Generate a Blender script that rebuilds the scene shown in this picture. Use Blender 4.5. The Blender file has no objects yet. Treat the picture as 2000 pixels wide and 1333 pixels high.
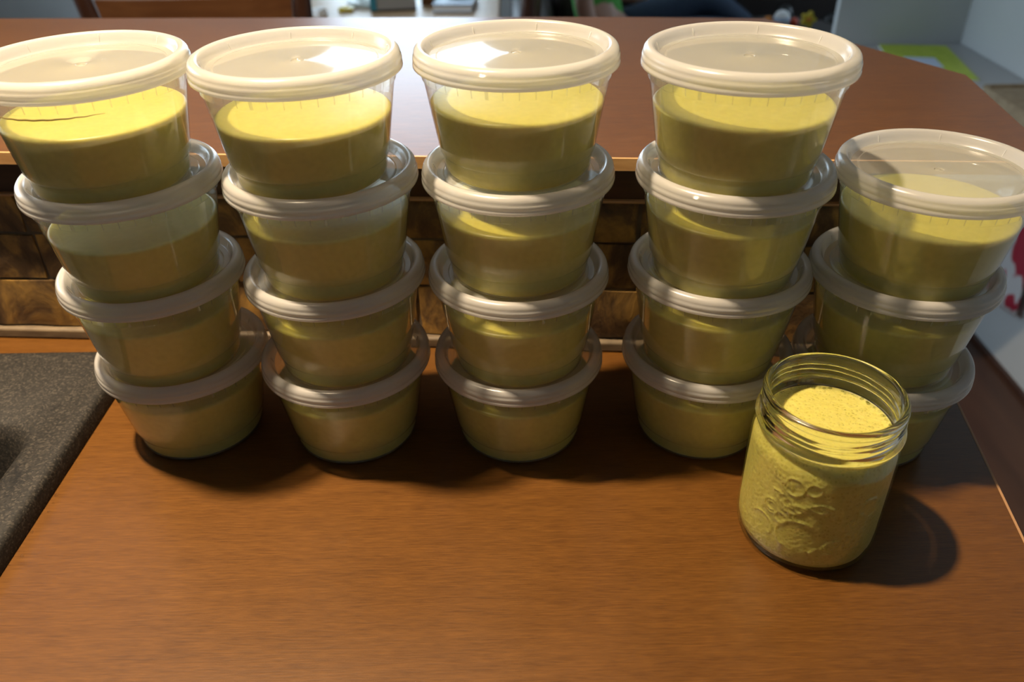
import bpy, bmesh, math, random
from mathutils import Vector, Matrix
random.seed(7)
S = bpy.context.scene
COL = S.collection
PI = math.pi

# ------------------------------------------------------------------ camera
f_px, H, PITCH, ROLL, YAW = 1606.69, 0.39347, 0.592346, -0.0203526, -0.0090385
ct, st = math.cos(PITCH), math.sin(PITCH)
fw = Vector((math.sin(YAW) * ct, math.cos(YAW) * ct, -st))
rt = Vector((math.cos(YAW), -math.sin(YAW), 0))
up = rt.cross(fw)
rt2 = rt * math.cos(ROLL) + up * math.sin(ROLL)
up2 = rt2.cross(fw)
cd = bpy.data.cameras.new('camera')
cam = bpy.data.objects.new('camera', cd)
COL.objects.link(cam)
cam.matrix_world = Matrix(((rt2.x, up2.x, -fw.x, 0), (rt2.y, up2.y, -fw.y, 0), (rt2.z, up2.z, -fw.z, H), (0, 0, 0, 1)))
cd.sensor_width = 36
cd.lens = 36 * f_px / 2000
cd.clip_start = 0.01
cd.dof.use_dof = True
cd.dof.focus_distance = 0.50
cd.dof.aperture_fstop = 7.5
S.camera = cam

# ------------------------------------------------------------------ world: overcast daylight outside the window
W = bpy.data.worlds.new('world')
S.world = W
W.use_nodes = True
bg = W.node_tree.nodes['Background']
bg.inputs['Color'].default_value = (0.66, 0.83, 1.0, 1)
bg.inputs['Strength'].default_value = 8.0

# ------------------------------------------------------------------ exposure
LAMP_POWER = 29.5
S.view_settings.view_transform = 'Standard'
S.view_settings.look = 'None'
S.view_settings.gamma = 1
S.view_settings.exposure = 0.0
S.view_settings.use_curve_mapping = False
S.cycles.transparent_max_bounces = 32
S.cycles.max_bounces = 14
S.cycles.transmission_bounces = 14
S.cycles.caustics_refractive = True

# ------------------------------------------------------------------ materials
def new_mat(name):
    m = bpy.data.materials.new(name)
    m.use_nodes = True
    nt = m.node_tree
    nt.nodes.clear()
    out = nt.nodes.new('ShaderNodeOutputMaterial')
    return m, nt, out

def N(nt, t, **kw):
    n = nt.nodes.new(t)
    for k, v in kw.items():
        if k in n.inputs:
            n.inputs[k].default_value = v
        else:
            setattr(n, k, v)
    return n

def c4(c):
    return (c[0], c[1], c[2], 1)

def princ(name, col, rough=0.5, metallic=0.0, noise=None, bump=None, coord='Object', spec=0.5, sss=None, **extra):
    """noise=(scale3, col2, detail, lo, hi)  bump=(scale3, strength, dist)"""
    m, nt, out = new_mat(name)
    b = N(nt, 'ShaderNodeBsdfPrincipled')
    b.inputs['Base Color'].default_value = c4(col)
    b.inputs['Roughness'].default_value = rough
    b.inputs['Metallic'].default_value = metallic
    b.inputs['Specular IOR Level'].default_value = spec
    tc = N(nt, 'ShaderNodeTexCoord')
    if noise:
        sc, col2, det, lo, hi = noise
        mp = N(nt, 'ShaderNodeMapping')
        mp.inputs['Scale'].default_value = sc
        nz = N(nt, 'ShaderNodeTexNoise')
        nz.inputs['Scale'].default_value = 1
        nz.inputs['Detail'].default_value = det
        rp = N(nt, 'ShaderNodeValToRGB')
        rp.color_ramp.elements[0].position = lo
        rp.color_ramp.elements[0].color = c4(col)
        rp.color_ramp.elements[1].position = hi
        rp.color_ramp.elements[1].color = c4(col2)
        nt.links.new(tc.outputs[coord], mp.inputs['Vector'])
        nt.links.new(mp.outputs['Vector'], nz.inputs['Vector'])
        nt.links.new(nz.outputs['Fac'], rp.inputs['Fac'])
        nt.links.new(rp.outputs['Color'], b.inputs['Base Color'])
    if bump:
        sc, stg, dist = bump
        mp = N(nt, 'ShaderNodeMapping')
        mp.inputs['Scale'].default_value = sc
        nz = N(nt, 'ShaderNodeTexNoise')
        nz.inputs['Scale'].default_value = 1
        nz.inputs['Detail'].default_value = 4
        bp = N(nt, 'ShaderNodeBump')
        bp.inputs['Strength'].default_value = stg
        bp.inputs['Distance'].default_value = dist
        nt.links.new(tc.outputs[coord], mp.inputs['Vector'])
        nt.links.new(mp.outputs['Vector'], nz.inputs['Vector'])
        nt.links.new(nz.outputs['Fac'], bp.inputs['Height'])
        nt.links.new(bp.outputs['Normal'], b.inputs['Normal'])
    if sss:
        w, rad, scl = sss
        b.inputs['Subsurface Weight'].default_value = w
        b.inputs['Subsurface Radius'].default_value = rad
        b.inputs['Subsurface Scale'].default_value = scl
    for k, v in extra.items():
        b.inputs[k].default_value = v
    nt.links.new(b.outputs['BSDF'], out.inputs['Surface'])
    return m

def schlick(nt, f0=0.045):
    lw = N(nt, 'ShaderNodeLayerWeight')
    lw.inputs['Blend'].default_value = 0.5
    p = N(nt, 'ShaderNodeMath', operation='POWER')
    p.inputs[1].default_value = 5.0
    q = N(nt, 'ShaderNodeMath', operation='MULTIPLY_ADD')
    q.inputs[1].default_value = 1 - f0
    q.inputs[2].default_value = f0
    nt.links.new(lw.outputs['Facing'], p.inputs[0])
    nt.links.new(p.outputs[0], q.inputs[0])
    return q.outputs[0]

def sheet_plastic(name, milk, col, rough, trans=0.5, tint=(0.97, 0.97, 0.96), bump=None):
    """thin translucent polypropylene sheet: clear + milky scattering + surface gloss"""
    m, nt, out = new_mat(name)
    d = N(nt, 'ShaderNodeBsdfDiffuse')
    t = N(nt, 'ShaderNodeBsdfTranslucent')
    d.inputs['Color'].default_value = c4(col)
    t.inputs['Color'].default_value = c4(col)
    mk = N(nt, 'ShaderNodeMixShader')
    mk.inputs[0].default_value = trans
    nt.links.new(d.outputs[0], mk.inputs[1])
    nt.links.new(t.outputs[0], mk.inputs[2])
    tr = N(nt, 'ShaderNodeBsdfTransparent')
    tr.inputs['Color'].default_value = c4(tint)
    mx = N(nt, 'ShaderNodeMixShader')
    mx.inputs[0].default_value = milk
    nt.links.new(tr.outputs[0], mx.inputs[1])
    nt.links.new(mk.outputs[0], mx.inputs[2])
    g = N(nt, 'ShaderNodeBsdfAnisotropic')
    g.inputs['Roughness'].default_value = rough
    fin = N(nt, 'ShaderNodeMixShader')
    nt.links.new(schlick(nt), fin.inputs[0])
    nt.links.new(mx.outputs[0], fin.inputs[1])
    nt.links.new(g.outputs[0], fin.inputs[2])
    if bump:
        tc = N(nt, 'ShaderNodeTexCoord')
        nz = N(nt, 'ShaderNodeTexNoise')
        nz.inputs['Scale'].default_value = bump[0]
        bp = N(nt, 'ShaderNodeBump')
        bp.inputs['Strength'].default_value = bump[1]
        bp.inputs['Distance'].default_value = bump[2]
        nt.links.new(tc.outputs['Object'], nz.inputs['Vector'])
        nt.links.new(nz.outputs['Fac'], bp.inputs['Height'])
        nt.links.new(bp.outputs['Normal'], g.inputs['Normal'])
    nt.links.new(fin.outputs[0], out.inputs['Surface'])
    return m

def clear_sheet(name, tint, rough=0.02, f0=0.045):
    m, nt, out = new_mat(name)
    tr = N(nt, 'ShaderNodeBsdfTransparent')
    tr.inputs['Color'].default_value = c4(tint)
    g = N(nt, 'ShaderNodeBsdfAnisotropic')
    g.inputs['Roughness'].default_value = rough
    fin = N(nt, 'ShaderNodeMixShader')
    nt.links.new(schlick(nt, f0), fin.inputs[0])
    nt.links.new(tr.outputs[0], fin.inputs[1])
    nt.links.new(g.outputs[0], fin.inputs[2])
    nt.links.new(fin.outputs[0], out.inputs['Surface'])
    return m

def emit(name, col, s):
    m, nt, out = new_mat(name)
    e = N(nt, 'ShaderNodeEmission')
    e.inputs['Color'].default_value = c4(col)
    e.inputs['Strength'].default_value = s
    nt.links.new(e.outputs[0], out.inputs['Surface'])
    return m

def laminate_mat():
    """brown laminate with fine linear grain along x, smudges and tiny specks"""
    m, nt, out = new_mat('laminate')
    b = N(nt, 'ShaderNodeBsdfPrincipled')
    tc = N(nt, 'ShaderNodeTexCoord')
    def noise(sc, det, rgh=0.5):
        mp = N(nt, 'ShaderNodeMapping')
        mp.inputs['Scale'].default_value = sc
        nz = N(nt, 'ShaderNodeTexNoise')
        nz.inputs['Scale'].default_value = 1
        nz.inputs['Detail'].default_value = det
        nz.inputs['Roughness'].default_value = rgh
        nt.links.new(tc.outputs['Object'], mp.inputs['Vector'])
        nt.links.new(mp.outputs['Vector'], nz.inputs['Vector'])
        return nz.outputs['Fac']
    g1 = noise((70, 900, 1), 5, 0.65)
    g2 = noise((18, 160, 1), 3)
    g3 = noise((5, 7, 1), 4)
    def madd(a, k, c):
        q = N(nt, 'ShaderNodeMath', operation='MULTIPLY_ADD')
        q.inputs[1].default_value = k
        nt.links.new(a, q.inputs[0])
        if isinstance(c, float):
            q.inputs[2].default_value = c
        else:
            nt.links.new(c, q.inputs[2])
        return q.outputs[0]
    v = madd(g1, 1.0, -0.28)
    v = madd(g2, 0.35, v)
    v = madd(g3, 0.22, v)
    rp = N(nt, 'ShaderNodeValToRGB')
    rp.color_ramp.elements[0].position = 0.25
    rp.color_ramp.elements[0].color = (0.063, 0.0235, 0.0040, 1)
    rp.color_ramp.elements[1].position = 0.75
    rp.color_ramp.elements[1].color = (0.134, 0.054, 0.0095, 1)
    nt.links.new(v, rp.inputs['Fac'])
    nt.links.new(rp.outputs['Color'], b.inputs['Base Color'])
    rr = N(nt, 'ShaderNodeMapRange')
    rr.inputs['To Min'].default_value = 0.25
    rr.inputs['To Max'].default_value = 0.34
    nt.links.new(g3, rr.inputs['Value'])
    nt.links.new(rr.outputs[0], b.inputs['Roughness'])
    bp = N(nt, 'ShaderNodeBump')
    bp.inputs['Strength'].default_value = 0.12
    bp.inputs['Distance'].default_value = 0.0004
    nt.links.new(g1, bp.inputs['Height'])
    nt.links.new(bp.outputs['Normal'], b.inputs['Normal'])
    nt.links.new(b.outputs[0], out.inputs['Surface'])
    return m

def granite_mat():
    """black composite sink: finely speckled, with a few damp marks"""
    m, nt, out = new_mat('granite_composite')
    b = N(nt, 'ShaderNodeBsdfPrincipled')
    tc = N(nt, 'ShaderNodeTexCoord')
    vo = N(nt, 'ShaderNodeTexVoronoi')
    vo.inputs['Scale'].default_value = 800
    nt.links.new(tc.outputs['Object'], vo.inputs['Vector'])
    sp = N(nt, 'ShaderNodeSeparateColor')
    nt.links.new(vo.outputs['Color'], sp.inputs[0])
    rp = N(nt, 'ShaderNodeValToRGB')
    e = rp.color_ramp.elements
    e[0].position = 0.0
    e[0].color = (0.0075, 0.007, 0.0065, 1)
    e[1].position = 1.0
    e[1].color = (0.048, 0.041, 0.033, 1)
    k = e.new(0.72)
    k.color = (0.020, 0.0175, 0.015, 1)
    nt.links.new(sp.outputs[0], rp.inputs['Fac'])
    dm = N(nt, 'ShaderNodeTexNoise')
    dm.inputs['Scale'].default_value = 13
    dm.inputs['Detail'].default_value = 4
    dm.inputs['Distortion'].default_value = 2.2
    nt.links.new(tc.outputs['Object'], dm.inputs['Vector'])
    dr = N(nt, 'ShaderNodeValToRGB')
    dr.color_ramp.elements[0].position = 0.36
    dr.color_ramp.elements[0].color = (0.40, 0.40, 0.44, 1)
    dr.color_ramp.elements[1].position = 0.44
    dr.color_ramp.elements[1].color = (1, 1, 1, 1)
    nt.links.new(dm.outputs['Fac'], dr.inputs['Fac'])
    mu = N(nt, 'ShaderNodeMix', data_type='RGBA', blend_type='MULTIPLY')
    mu.inputs[0].default_value = 1
    nt.links.new(rp.outputs['Color'], mu.inputs[6])
    nt.links.new(dr.outputs['Color'], mu.inputs[7])
    nt.links.new(mu.outputs[2], b.inputs['Base Color'])
    b.inputs['Roughness'].default_value = 0.62
    b.inputs['Specular IOR Level'].default_value = 0.3
    bp = N(nt, 'ShaderNodeBump')
    bp.inputs['Strength'].default_value = 0.25
    bp.inputs['Distance'].default_value = 0.0004
    nt.links.new(sp.outputs[1], bp.inputs['Height'])
    nt.links.new(bp.outputs['Normal'], b.inputs['Normal'])
    nt.links.new(b.outputs[0], out.inputs['Surface'])
    return m

def slate_mat():
    m, nt, out = new_mat('slate')
    b = N(nt, 'ShaderNodeBsdfPrincipled')
    tc = N(nt, 'ShaderNodeTexCoord')
    oi = N(nt, 'ShaderNodeObjectInfo')
    mul = N(nt, 'ShaderNodeMath', operation='MULTIPLY')
    mul.inputs[1].default_value = 37.0
    nt.links.new(oi.outputs['Random'], mul.inputs[0])
    mp = N(nt, 'ShaderNodeMapping')
    mp.inputs['Scale'].default_value = (28, 28, 16)
    mp.inputs['Rotation'].default_value = (0, 0.6, 0)
    nt.links.new(tc.outputs['Object'], mp.inputs['Vector'])
    nz = N(nt, 'ShaderNodeTexNoise', noise_dimensions='4D')
    nz.inputs['Scale'].default_value = 1
    nz.inputs['Detail'].default_value = 6
    nz.inputs['Roughness'].default_value = 0.62
    nz.inputs['Distortion'].default_value = 0.7
    nt.links.new(mp.outputs['Vector'], nz.inputs['Vector'])
    nt.links.new(mul.outputs[0], nz.inputs['W'])
    rp = N(nt, 'ShaderNodeValToRGB')
    e = rp.color_ramp.elements
    e[0].position = 0.34
    e[0].color = (0.030, 0.019, 0.012, 1)
    e[1].position = 0.72
    e[1].color = (0.56, 0.33, 0.07, 1)
    k = e.new(0.47)
    k.color = (0.12, 0.070, 0.030, 1)
    k = e.new(0.58)
    k.color = (0.33, 0.19, 0.05, 1)
    nt.links.new(nz.outputs['Fac'], rp.inputs['Fac'])
    nt.links.new(rp.outputs['Color'], b.inputs['Base Color'])
    b.inputs['Roughness'].default_value = 0.55
    bp = N(nt, 'ShaderNodeBump')
    bp.inputs['Strength'].default_value = 0.8
    bp.inputs['Distance'].default_value = 0.002
    nt.links.new(nz.outputs['Fac'], bp.inputs['Height'])
    nt.links.new(bp.outputs['Normal'], b.inputs['Normal'])
    nt.links.new(b.outputs[0], out.inputs['Surface'])
    return m

def soup_mat(name, col, top=False):
    """thick green soup, strongly scattering; frothy version for the open jar"""
    m, nt, out = new_mat(name)
    b = N(nt, 'ShaderNodeBsdfPrincipled')
    tc = N(nt, 'ShaderNodeTexCoord')
    nz = N(nt, 'ShaderNodeTexNoise')
    nz.inputs['Scale'].default_value = 260
    nz.inputs['Detail'].default_value = 3
    nt.links.new(tc.outputs['Object'], nz.inputs['Vector'])
    rp = N(nt, 'ShaderNodeValToRGB')
    rp.color_ramp.elements[0].position = 0.3
    rp.color_ramp.elements[0].color = (col[0] * 0.88, col[1] * 0.88, col[2] * 0.8, 1)
    rp.color_ramp.elements[1].position = 0.7
    rp.color_ramp.elements[1].color = c4(col)
    nt.links.new(nz.outputs['Fac'], rp.inputs['Fac'])
    src = rp.outputs['Color']
    if top:
        vo = N(nt, 'ShaderNodeTexVoronoi')
        vo.inputs['Scale'].default_value = 420
        nt.links.new(tc.outputs['Object'], vo.inputs['Vector'])
        vr = N(nt, 'ShaderNodeValToRGB')
        vr.color_ramp.elements[0].position = 0.16
        vr.color_ramp.elements[0].color = (0.72, 0.70, 0.50, 1)
        vr.color_ramp.elements[1].position = 0.34
        vr.color_ramp.elements[1].color = (1, 1, 1, 1)
        nt.links.new(vo.outputs['Distance'], vr.inputs['Fac'])
        mu = N(nt, 'ShaderNodeMix', data_type='RGBA', blend_type='MULTIPLY')
        mu.inputs[0].default_value = 0.8
        nt.links.new(src, mu.inputs[6])
        nt.links.new(vr.outputs['Color'], mu.inputs[7])
        src = mu.outputs[2]
        bp = N(nt, 'ShaderNodeBump')
        bp.inputs['Strength'].default_value = 0.5
        bp.inputs['Distance'].default_value = 0.0006
        nt.links.new(vo.outputs['Distance'], bp.inputs['Height'])
        nt.links.new(bp.outputs['Normal'], b.inputs['Normal'])
    nt.links.new(src, b.inputs['Base Color'])
    b.inputs['Roughness'].default_value = 0.35
    b.inputs['Subsurface Weight'].default_value = 0.85
    b.inputs['Subsurface Radius'].default_value = (1.0, 0.85, 0.35)
    b.inputs['Subsurface Scale'].default_value = 0.0055
    nt.links.new(b.outputs[0], out.inputs['Surface'])
    return m

M = {}
M['laminate'] = laminate_mat()
M['edge_wood'] = princ('edge_wood', (0.50, 0.27, 0.105), 0.45, noise=((20, 300, 300), (0.62, 0.36, 0.16), 3, 0.3, 0.7))
M['seam'] = princ('seam', (0.38, 0.21, 0.10), 0.5)
M['granite'] = granite_mat()
M['slate'] = slate_mat()
M['grout'] = princ('grout', (0.16, 0.125, 0.085), 0.9, noise=((60, 60, 60), (0.11, 0.085, 0.06), 4, 0.35, 0.65))
M['caulk'] = princ('caulk', (0.17, 0.125, 0.075), 0.6, noise=((40, 40, 200), (0.10, 0.072, 0.045), 4, 0.4, 0.62))
M['dark_wood'] = princ('dark_wood', (0.045, 0.020, 0.010), 0.4, noise=((8, 120, 120), (0.075, 0.035, 0.016), 4, 0.3, 0.7))
M['body'] = sheet_plastic('clear_polypropylene', 0.19, (0.86, 0.88, 0.80), 0.07, 0.5)
M['rib'] = sheet_plastic('rib_polypropylene', 0.25, (0.86, 0.88, 0.80), 0.2, 0.5)
M['lid_rim'] = sheet_plastic('milky_lid', 0.82, (0.76, 0.745, 0.73), 0.24, 0.55, bump=None)
M['lid_panel'] = sheet_plastic('lid_panel', 0.48, (0.72, 0.72, 0.67), 0.07, 0.45)
M['soup'] = soup_mat('green_soup', (0.585, 0.535, 0.098))
M['jar_soup'] = soup_mat('frothy_green_soup', (0.57, 0.515, 0.14), top=True)
def jar_wall_mat():
    m, nt, out = new_mat('jar_glass_wall')
    tr = N(nt, 'ShaderNodeBsdfTransparent')
    tr.inputs['Color'].default_value = (0.97, 0.98, 0.96, 1)
    g = N(nt, 'ShaderNodeBsdfGlass')
    g.inputs['Roughness'].default_value = 0.01
    g.inputs['IOR'].default_value = 1.48
    mx = N(nt, 'ShaderNodeMixShader')
    mx.inputs[0].default_value = 0.18
    nt.links.new(tr.outputs[0], mx.inputs[1])
    nt.links.new(g.outputs[0], mx.inputs[2])
    nt.links.new(mx.outputs[0], out.inputs['Surface'])
    return m
M['jar_wall'] = jar_wall_mat()
def glass_mat():
    m, nt, out = new_mat('jar_glass')
    g = N(nt, 'ShaderNodeBsdfGlass')
    g.inputs['Color'].default_value = (0.97, 0.985, 0.965, 1)
    g.inputs['Roughness'].default_value = 0.0
    g.inputs['IOR'].default_value = 1.48
    nt.links.new(g.outputs[0], out.inputs['Surface'])
    return m
M['glass'] = glass_mat()
M['bubble'] = clear_sheet('bubble_film', (0.92, 0.93, 0.85), 0.02, 0.12)
M['water'] = clear_sheet('water_drop', (0.95, 0.95, 0.95), 0.01, 0.06)
M['splash'] = princ('dried_soup', (0.50, 0.34, 0.06), 0.5)
M['wall'] = princ('wall_paint', (0.58, 0.60, 0.60), 0.75, noise=((3, 3, 3), (0.53, 0.55, 0.55), 2, 0.4, 0.6), bump=((300, 300, 300), 0.1, 0.0005))
M['ceiling'] = princ('ceiling_paint', (0.62, 0.60, 0.57), 0.9, bump=((120, 120, 120), 0.2, 0.001))
M['floor'] = princ('floor_wood', (0.060, 0.026, 0.014), 0.4, noise=((14, 1.6, 1), (0.10, 0.045, 0.024), 5, 0.3, 0.7))
M['white_paint'] = princ('white_paint', (0.75, 0.75, 0.74), 0.5)
M['cabinet'] = princ('cabinet_wood', (0.10, 0.045, 0.02), 0.4, noise=((60, 60, 5), (0.15, 0.07, 0.03), 4, 0.3, 0.7))
M['chair_panel'] = princ('chair_panel_wood', (0.20, 0.085, 0.032), 0.4, noise=((5, 90, 60), (0.13, 0.05, 0.018), 4, 0.3, 0.7))
M['chair_frame'] = princ('chair_frame_wood', (0.050, 0.020, 0.012), 0.35, noise=((80, 80, 6), (0.075, 0.032, 0.018), 4, 0.3, 0.7))
M['table_wood'] = princ('table_wood', (0.46, 0.31, 0.17), 0.4, noise=((4, 50, 50), (0.36, 0.23, 0.12), 4, 0.3, 0.7))
M['leather'] = princ('dark_leather', (0.022, 0.014, 0.011), 0.5, bump=((200, 200, 200), 0.2, 0.001))
M['black'] = princ('black_plastic', (0.012, 0.013, 0.015), 0.3)
M['blue_grey'] = princ('blue_grey_card', (0.22, 0.30, 0.40), 0.5)
M['white'] = princ('white_paper', (0.80, 0.80, 0.80), 0.7)
M['teal'] = princ('teal_print', (0.03, 0.22, 0.30), 0.5)
M['grey_card'] = princ('grey_card', (0.34, 0.33, 0.31), 0.6)
M['red'] = princ('red_plastic', (0.55, 0.06, 0.02), 0.4)
M['yellow'] = princ('yellow_plastic', (0.65, 0.50, 0.03), 0.4)
M['orange'] = princ('orange_plastic', (0.65, 0.22, 0.02), 0.4)
M['tan'] = princ('tan_card', (0.34, 0.26, 0.16), 0.7, noise=((40, 40, 40), (0.27, 0.20, 0.12), 3, 0.4, 0.6))
M['lime'] = princ('lime_print', (0.42, 0.55, 0.03), 0.45, noise=((30, 30, 1), (0.50, 0.62, 0.06), 3, 0.4, 0.6))
M['pale_blue'] = princ('pale_blue_print', (0.55, 0.66, 0.85), 0.45)
M['desk'] = princ('desk_laminate', (0.42, 0.43, 0.44), 0.5)
M['skin'] = princ('skin', (0.42, 0.25, 0.18), 0.5, sss=(0.2, (1, 0.4, 0.2), 0.004))
M['green_cloth'] = princ('green_cotton', (0.07, 0.30, 0.05), 0.9, bump=((300, 300, 300), 0.3, 0.001))
M['denim'] = princ('dark_denim', (0.020, 0.035, 0.065), 0.9, noise=((200, 200, 200), (0.035, 0.055, 0.09), 3, 0.4, 0.6))
M['hair'] = princ('brown_hair', (0.06, 0.035, 0.02), 0.6)
M['bag_red'] = princ('bag_print', (0.75, 0.73, 0.72), 0.5, noise=((14, 14, 11), (0.50, 0.03, 0.06), 1.5, 0.50, 0.53))
M['lamp_glow'] = emit('lamp_glow', (1.0, 0.72, 0.42), 14)

# ------------------------------------------------------------------ helpers
def link(o, parent=None):
    COL.objects.link(o)
    if parent is not None:
        o.parent = parent
    return o

def tag(o, label=None, cat=None, group=None, kind=None):
    if label: o['label'] = label
    if cat: o['category'] = cat
    if group: o['group'] = group
    if kind: o['kind'] = kind
    return o

def mesh_obj(name, verts, faces, mat, parent=None, smooth=True, auto=None):
    me = bpy.data.meshes.new(name)
    me.from_pydata([tuple(v) for v in verts], [], faces)
    bm = bmesh.new()
    bm.from_mesh(me)
    bmesh.ops.recalc_face_normals(bm, faces=bm.faces)
    bm.to_mesh(me)
    bm.free()
    if smooth:
        me.shade_smooth()
        if auto is not None:
            me.set_sharp_from_angle(angle=math.radians(auto))
    for mm in (mat if isinstance(mat, (list, tuple)) else [mat]):
        me.materials.append(mm)
    return link(bpy.data.objects.new(name, me), parent)

def obj_from(name, me, parent=None, loc=(0, 0, 0), rot=(0, 0, 0)):
    o = bpy.data.objects.new(name, me)
    o.location = loc
    o.rotation_euler = rot
    return link(o, parent)

def empty(name, loc=(0, 0, 0), rz=0.0, parent=None):
    o = bpy.data.objects.new(name, None)
    o.empty_display_size = 0.02
    o.location = loc
    o.rotation_euler = (0, 0, rz)
    return link(o, parent)

def lathe(profile, n=96, close=False):
    """profile: list of (r,z). returns verts, faces. r==0 points become poles"""
    verts, faces, idx = [], [], []
    for r, z in profile:
        if r <= 1e-7:
            idx.append([len(verts)])
            verts.append((0, 0, z))
        else:
            b = len(verts)
            for i in range(n):
                a = 2 * PI * i / n
                verts.append((r * math.cos(a), r * math.sin(a), z))
            idx.append(list(range(b, b + n)))
    m = len(profile)
    for k in range(m if close else m - 1):
        A, B = idx[k], idx[(k + 1) % m]
        for i in range(n):
            j = (i + 1) % n
            if len(A) == 1 and len(B) == 1:
                continue
            if len(A) == 1:
                faces.append((A[0], B[j], B[i]))
            elif len(B) == 1:
                faces.append((A[i], A[j], B[0]))
            else:
                faces.append((A[i], A[j], B[j], B[i]))
    return verts, faces

def box_vf(x0, x1, y0, y1, z0, z1):
    v = [(x0, y0, z0), (x1, y0, z0), (x1, y1, z0), (x0, y1, z0), (x0, y0, z1), (x1, y0, z1), (x1, y1, z1), (x0, y1, z1)]
    f = [(0, 3, 2, 1), (4, 5, 6, 7), (0, 1, 5, 4), (1, 2, 6, 5), (2, 3, 7, 6), (3, 0, 4, 7)]
    return v, f

def join(parts):
    V, F = [], []
    for v, f in parts:
        b = len(V)
        V += list(v)
        F += [tuple(i + b for i in q) for q in f]
    return V, F

def bevel_obj(o, w, seg=2):
    m = o.modifiers.new('bevel', 'BEVEL')
    m.width = w
    m.segments = seg
    m.limit_method = 'ANGLE'
    m.angle_limit = math.radians(40)
    return o

def box(name, x0, x1, y0, y1, z0, z1, mat, parent=None, bev=0.0, seg=2):
    v, f = box_vf(x0, x1, y0, y1, z0, z1)
    o = mesh_obj(name, v, f, mat, parent, smooth=bev > 0, auto=50 if bev > 0 else None)
    if bev > 0:
        bevel_obj(o, bev, seg)
    return o

def prism(name, poly, z0, z1, mat, parent=None, bev=0.0):
    n = len(poly)
    v = [(x, y, z0) for x, y in poly] + [(x, y, z1) for x, y in poly]
    f = [tuple(range(n - 1, -1, -1)), tuple(range(n, 2 * n))] + [(i, (i + 1) % n, n + (i + 1) % n, n + i) for i in range(n)]
    o = mesh_obj(name, v, f, mat, parent, smooth=bev > 0, auto=30 if bev > 0 else None)
    if bev > 0:
        bevel_obj(o, bev, 3)
    return o

def tube(pts, r, n=8, closed=False):
    """tube along points -> verts, faces; r scalar or list"""
    P = [Vector(p) for p in pts]
    V, F = [], []
    m = len(P)
    for i, p in enumerate(P):
        if closed:
            t = P[(i + 1) % m] - P[i - 1]
        else:
            t = P[min(i + 1, m - 1)] - P[max(i - 1, 0)]
        t.normalize()
        a = Vector((0, 0, 1)) if abs(t.z) < 0.9 else Vector((1, 0, 0))
        u = t.cross(a).normalized()
        w = t.cross(u)
        rr = r[i] if isinstance(r, (list, tuple)) else r
        for k in range(n):
            ang = 2 * PI * k / n
            V.append(p + u * rr * math.cos(ang) + w * rr * math.sin(ang))
    for i in range(m if closed else m - 1):
        j = (i + 1) % m
        for k in range(n):
            l = (k + 1) % n
            F.append((i * n + k, i * n + l, j * n + l, j * n + k))
    if not closed:
        F.append(tuple(range(n - 1, -1, -1)))
        F.append(tuple((m - 1) * n + k for k in range(n)))
    return V, F

def rrect(x0, x1, y0, y1, r, z, k=6):
    P = []
    for cx, cy, a0 in ((x1 - r, y1 - r, 0), (x0 + r, y1 - r, PI / 2), (x0 + r, y0 + r, PI), (x1 - r, y0 + r, 1.5 * PI)):
        for i in range(k + 1):
            a = a0 + PI / 2 * i / k
            P.append((cx + r * math.cos(a), cy + r * math.sin(a), z))
    return P

def loft(loops, cap_end=True, cap_start=False):
    n = len(loops[0])
    V = [p for l in loops for p in l]
    F = []
    for a in range(len(loops) - 1):
        for i in range(n):
            j = (i + 1) % n
            F.append((a * n + i, a * n + j, (a + 1) * n + j, (a + 1) * n + i))
    if cap_end:
        F.append(tuple(range((len(loops) - 1) * n, len(loops) * n)))
    if cap_start:
        F.append(tuple(range(n - 1, -1, -1)))
    return V, F

# ------------------------------------------------------------------ room shell
ZF, ZC = -0.91, 1.53
def struct(o):
    o['kind'] = 'structure'
    return o
struct(box('floor', -2.5, 2.8, -1.9, 4.1, ZF - 0.08, ZF, M['floor']))
struct(box('ceiling', -2.5, 2.8, -1.9, 4.1, ZC, ZC + 0.1, M['ceiling']))
struct(box('wall_rear', -2.4, 1.28, -1.9, -1.8, ZF, ZC, M['wall']))
struct(box('wall_right', 1.28, 1.40, -1.9, 2.55, ZF, ZC, M['wall']))
struct(box('wall_divider', 0.914, 1.28, 2.43, 2.455, ZF, ZC, M['wall']))
struct(box('wall_side', 1.40, 2.7, 2.45, 2.55, ZF, ZC, M['wall']))
# far wall with the window opening
WX0, WX1, WZ0, WZ1, WY = -0.88, -0.10, -0.20, 1.48, 3.85
parts = [box_vf(-2.4, WX0, WY, WY + 0.12, ZF, ZC), box_vf(WX1, 2.7, WY, WY + 0.12, ZF, ZC),
         box_vf(WX0, WX1, WY, WY + 0.12, ZF, WZ0), box_vf(WX0, WX1, WY, WY + 0.12, WZ1, ZC)]
v, f = join(parts)
struct(mesh_obj('wall_far', v, f, M['wall'], smooth=False))
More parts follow.
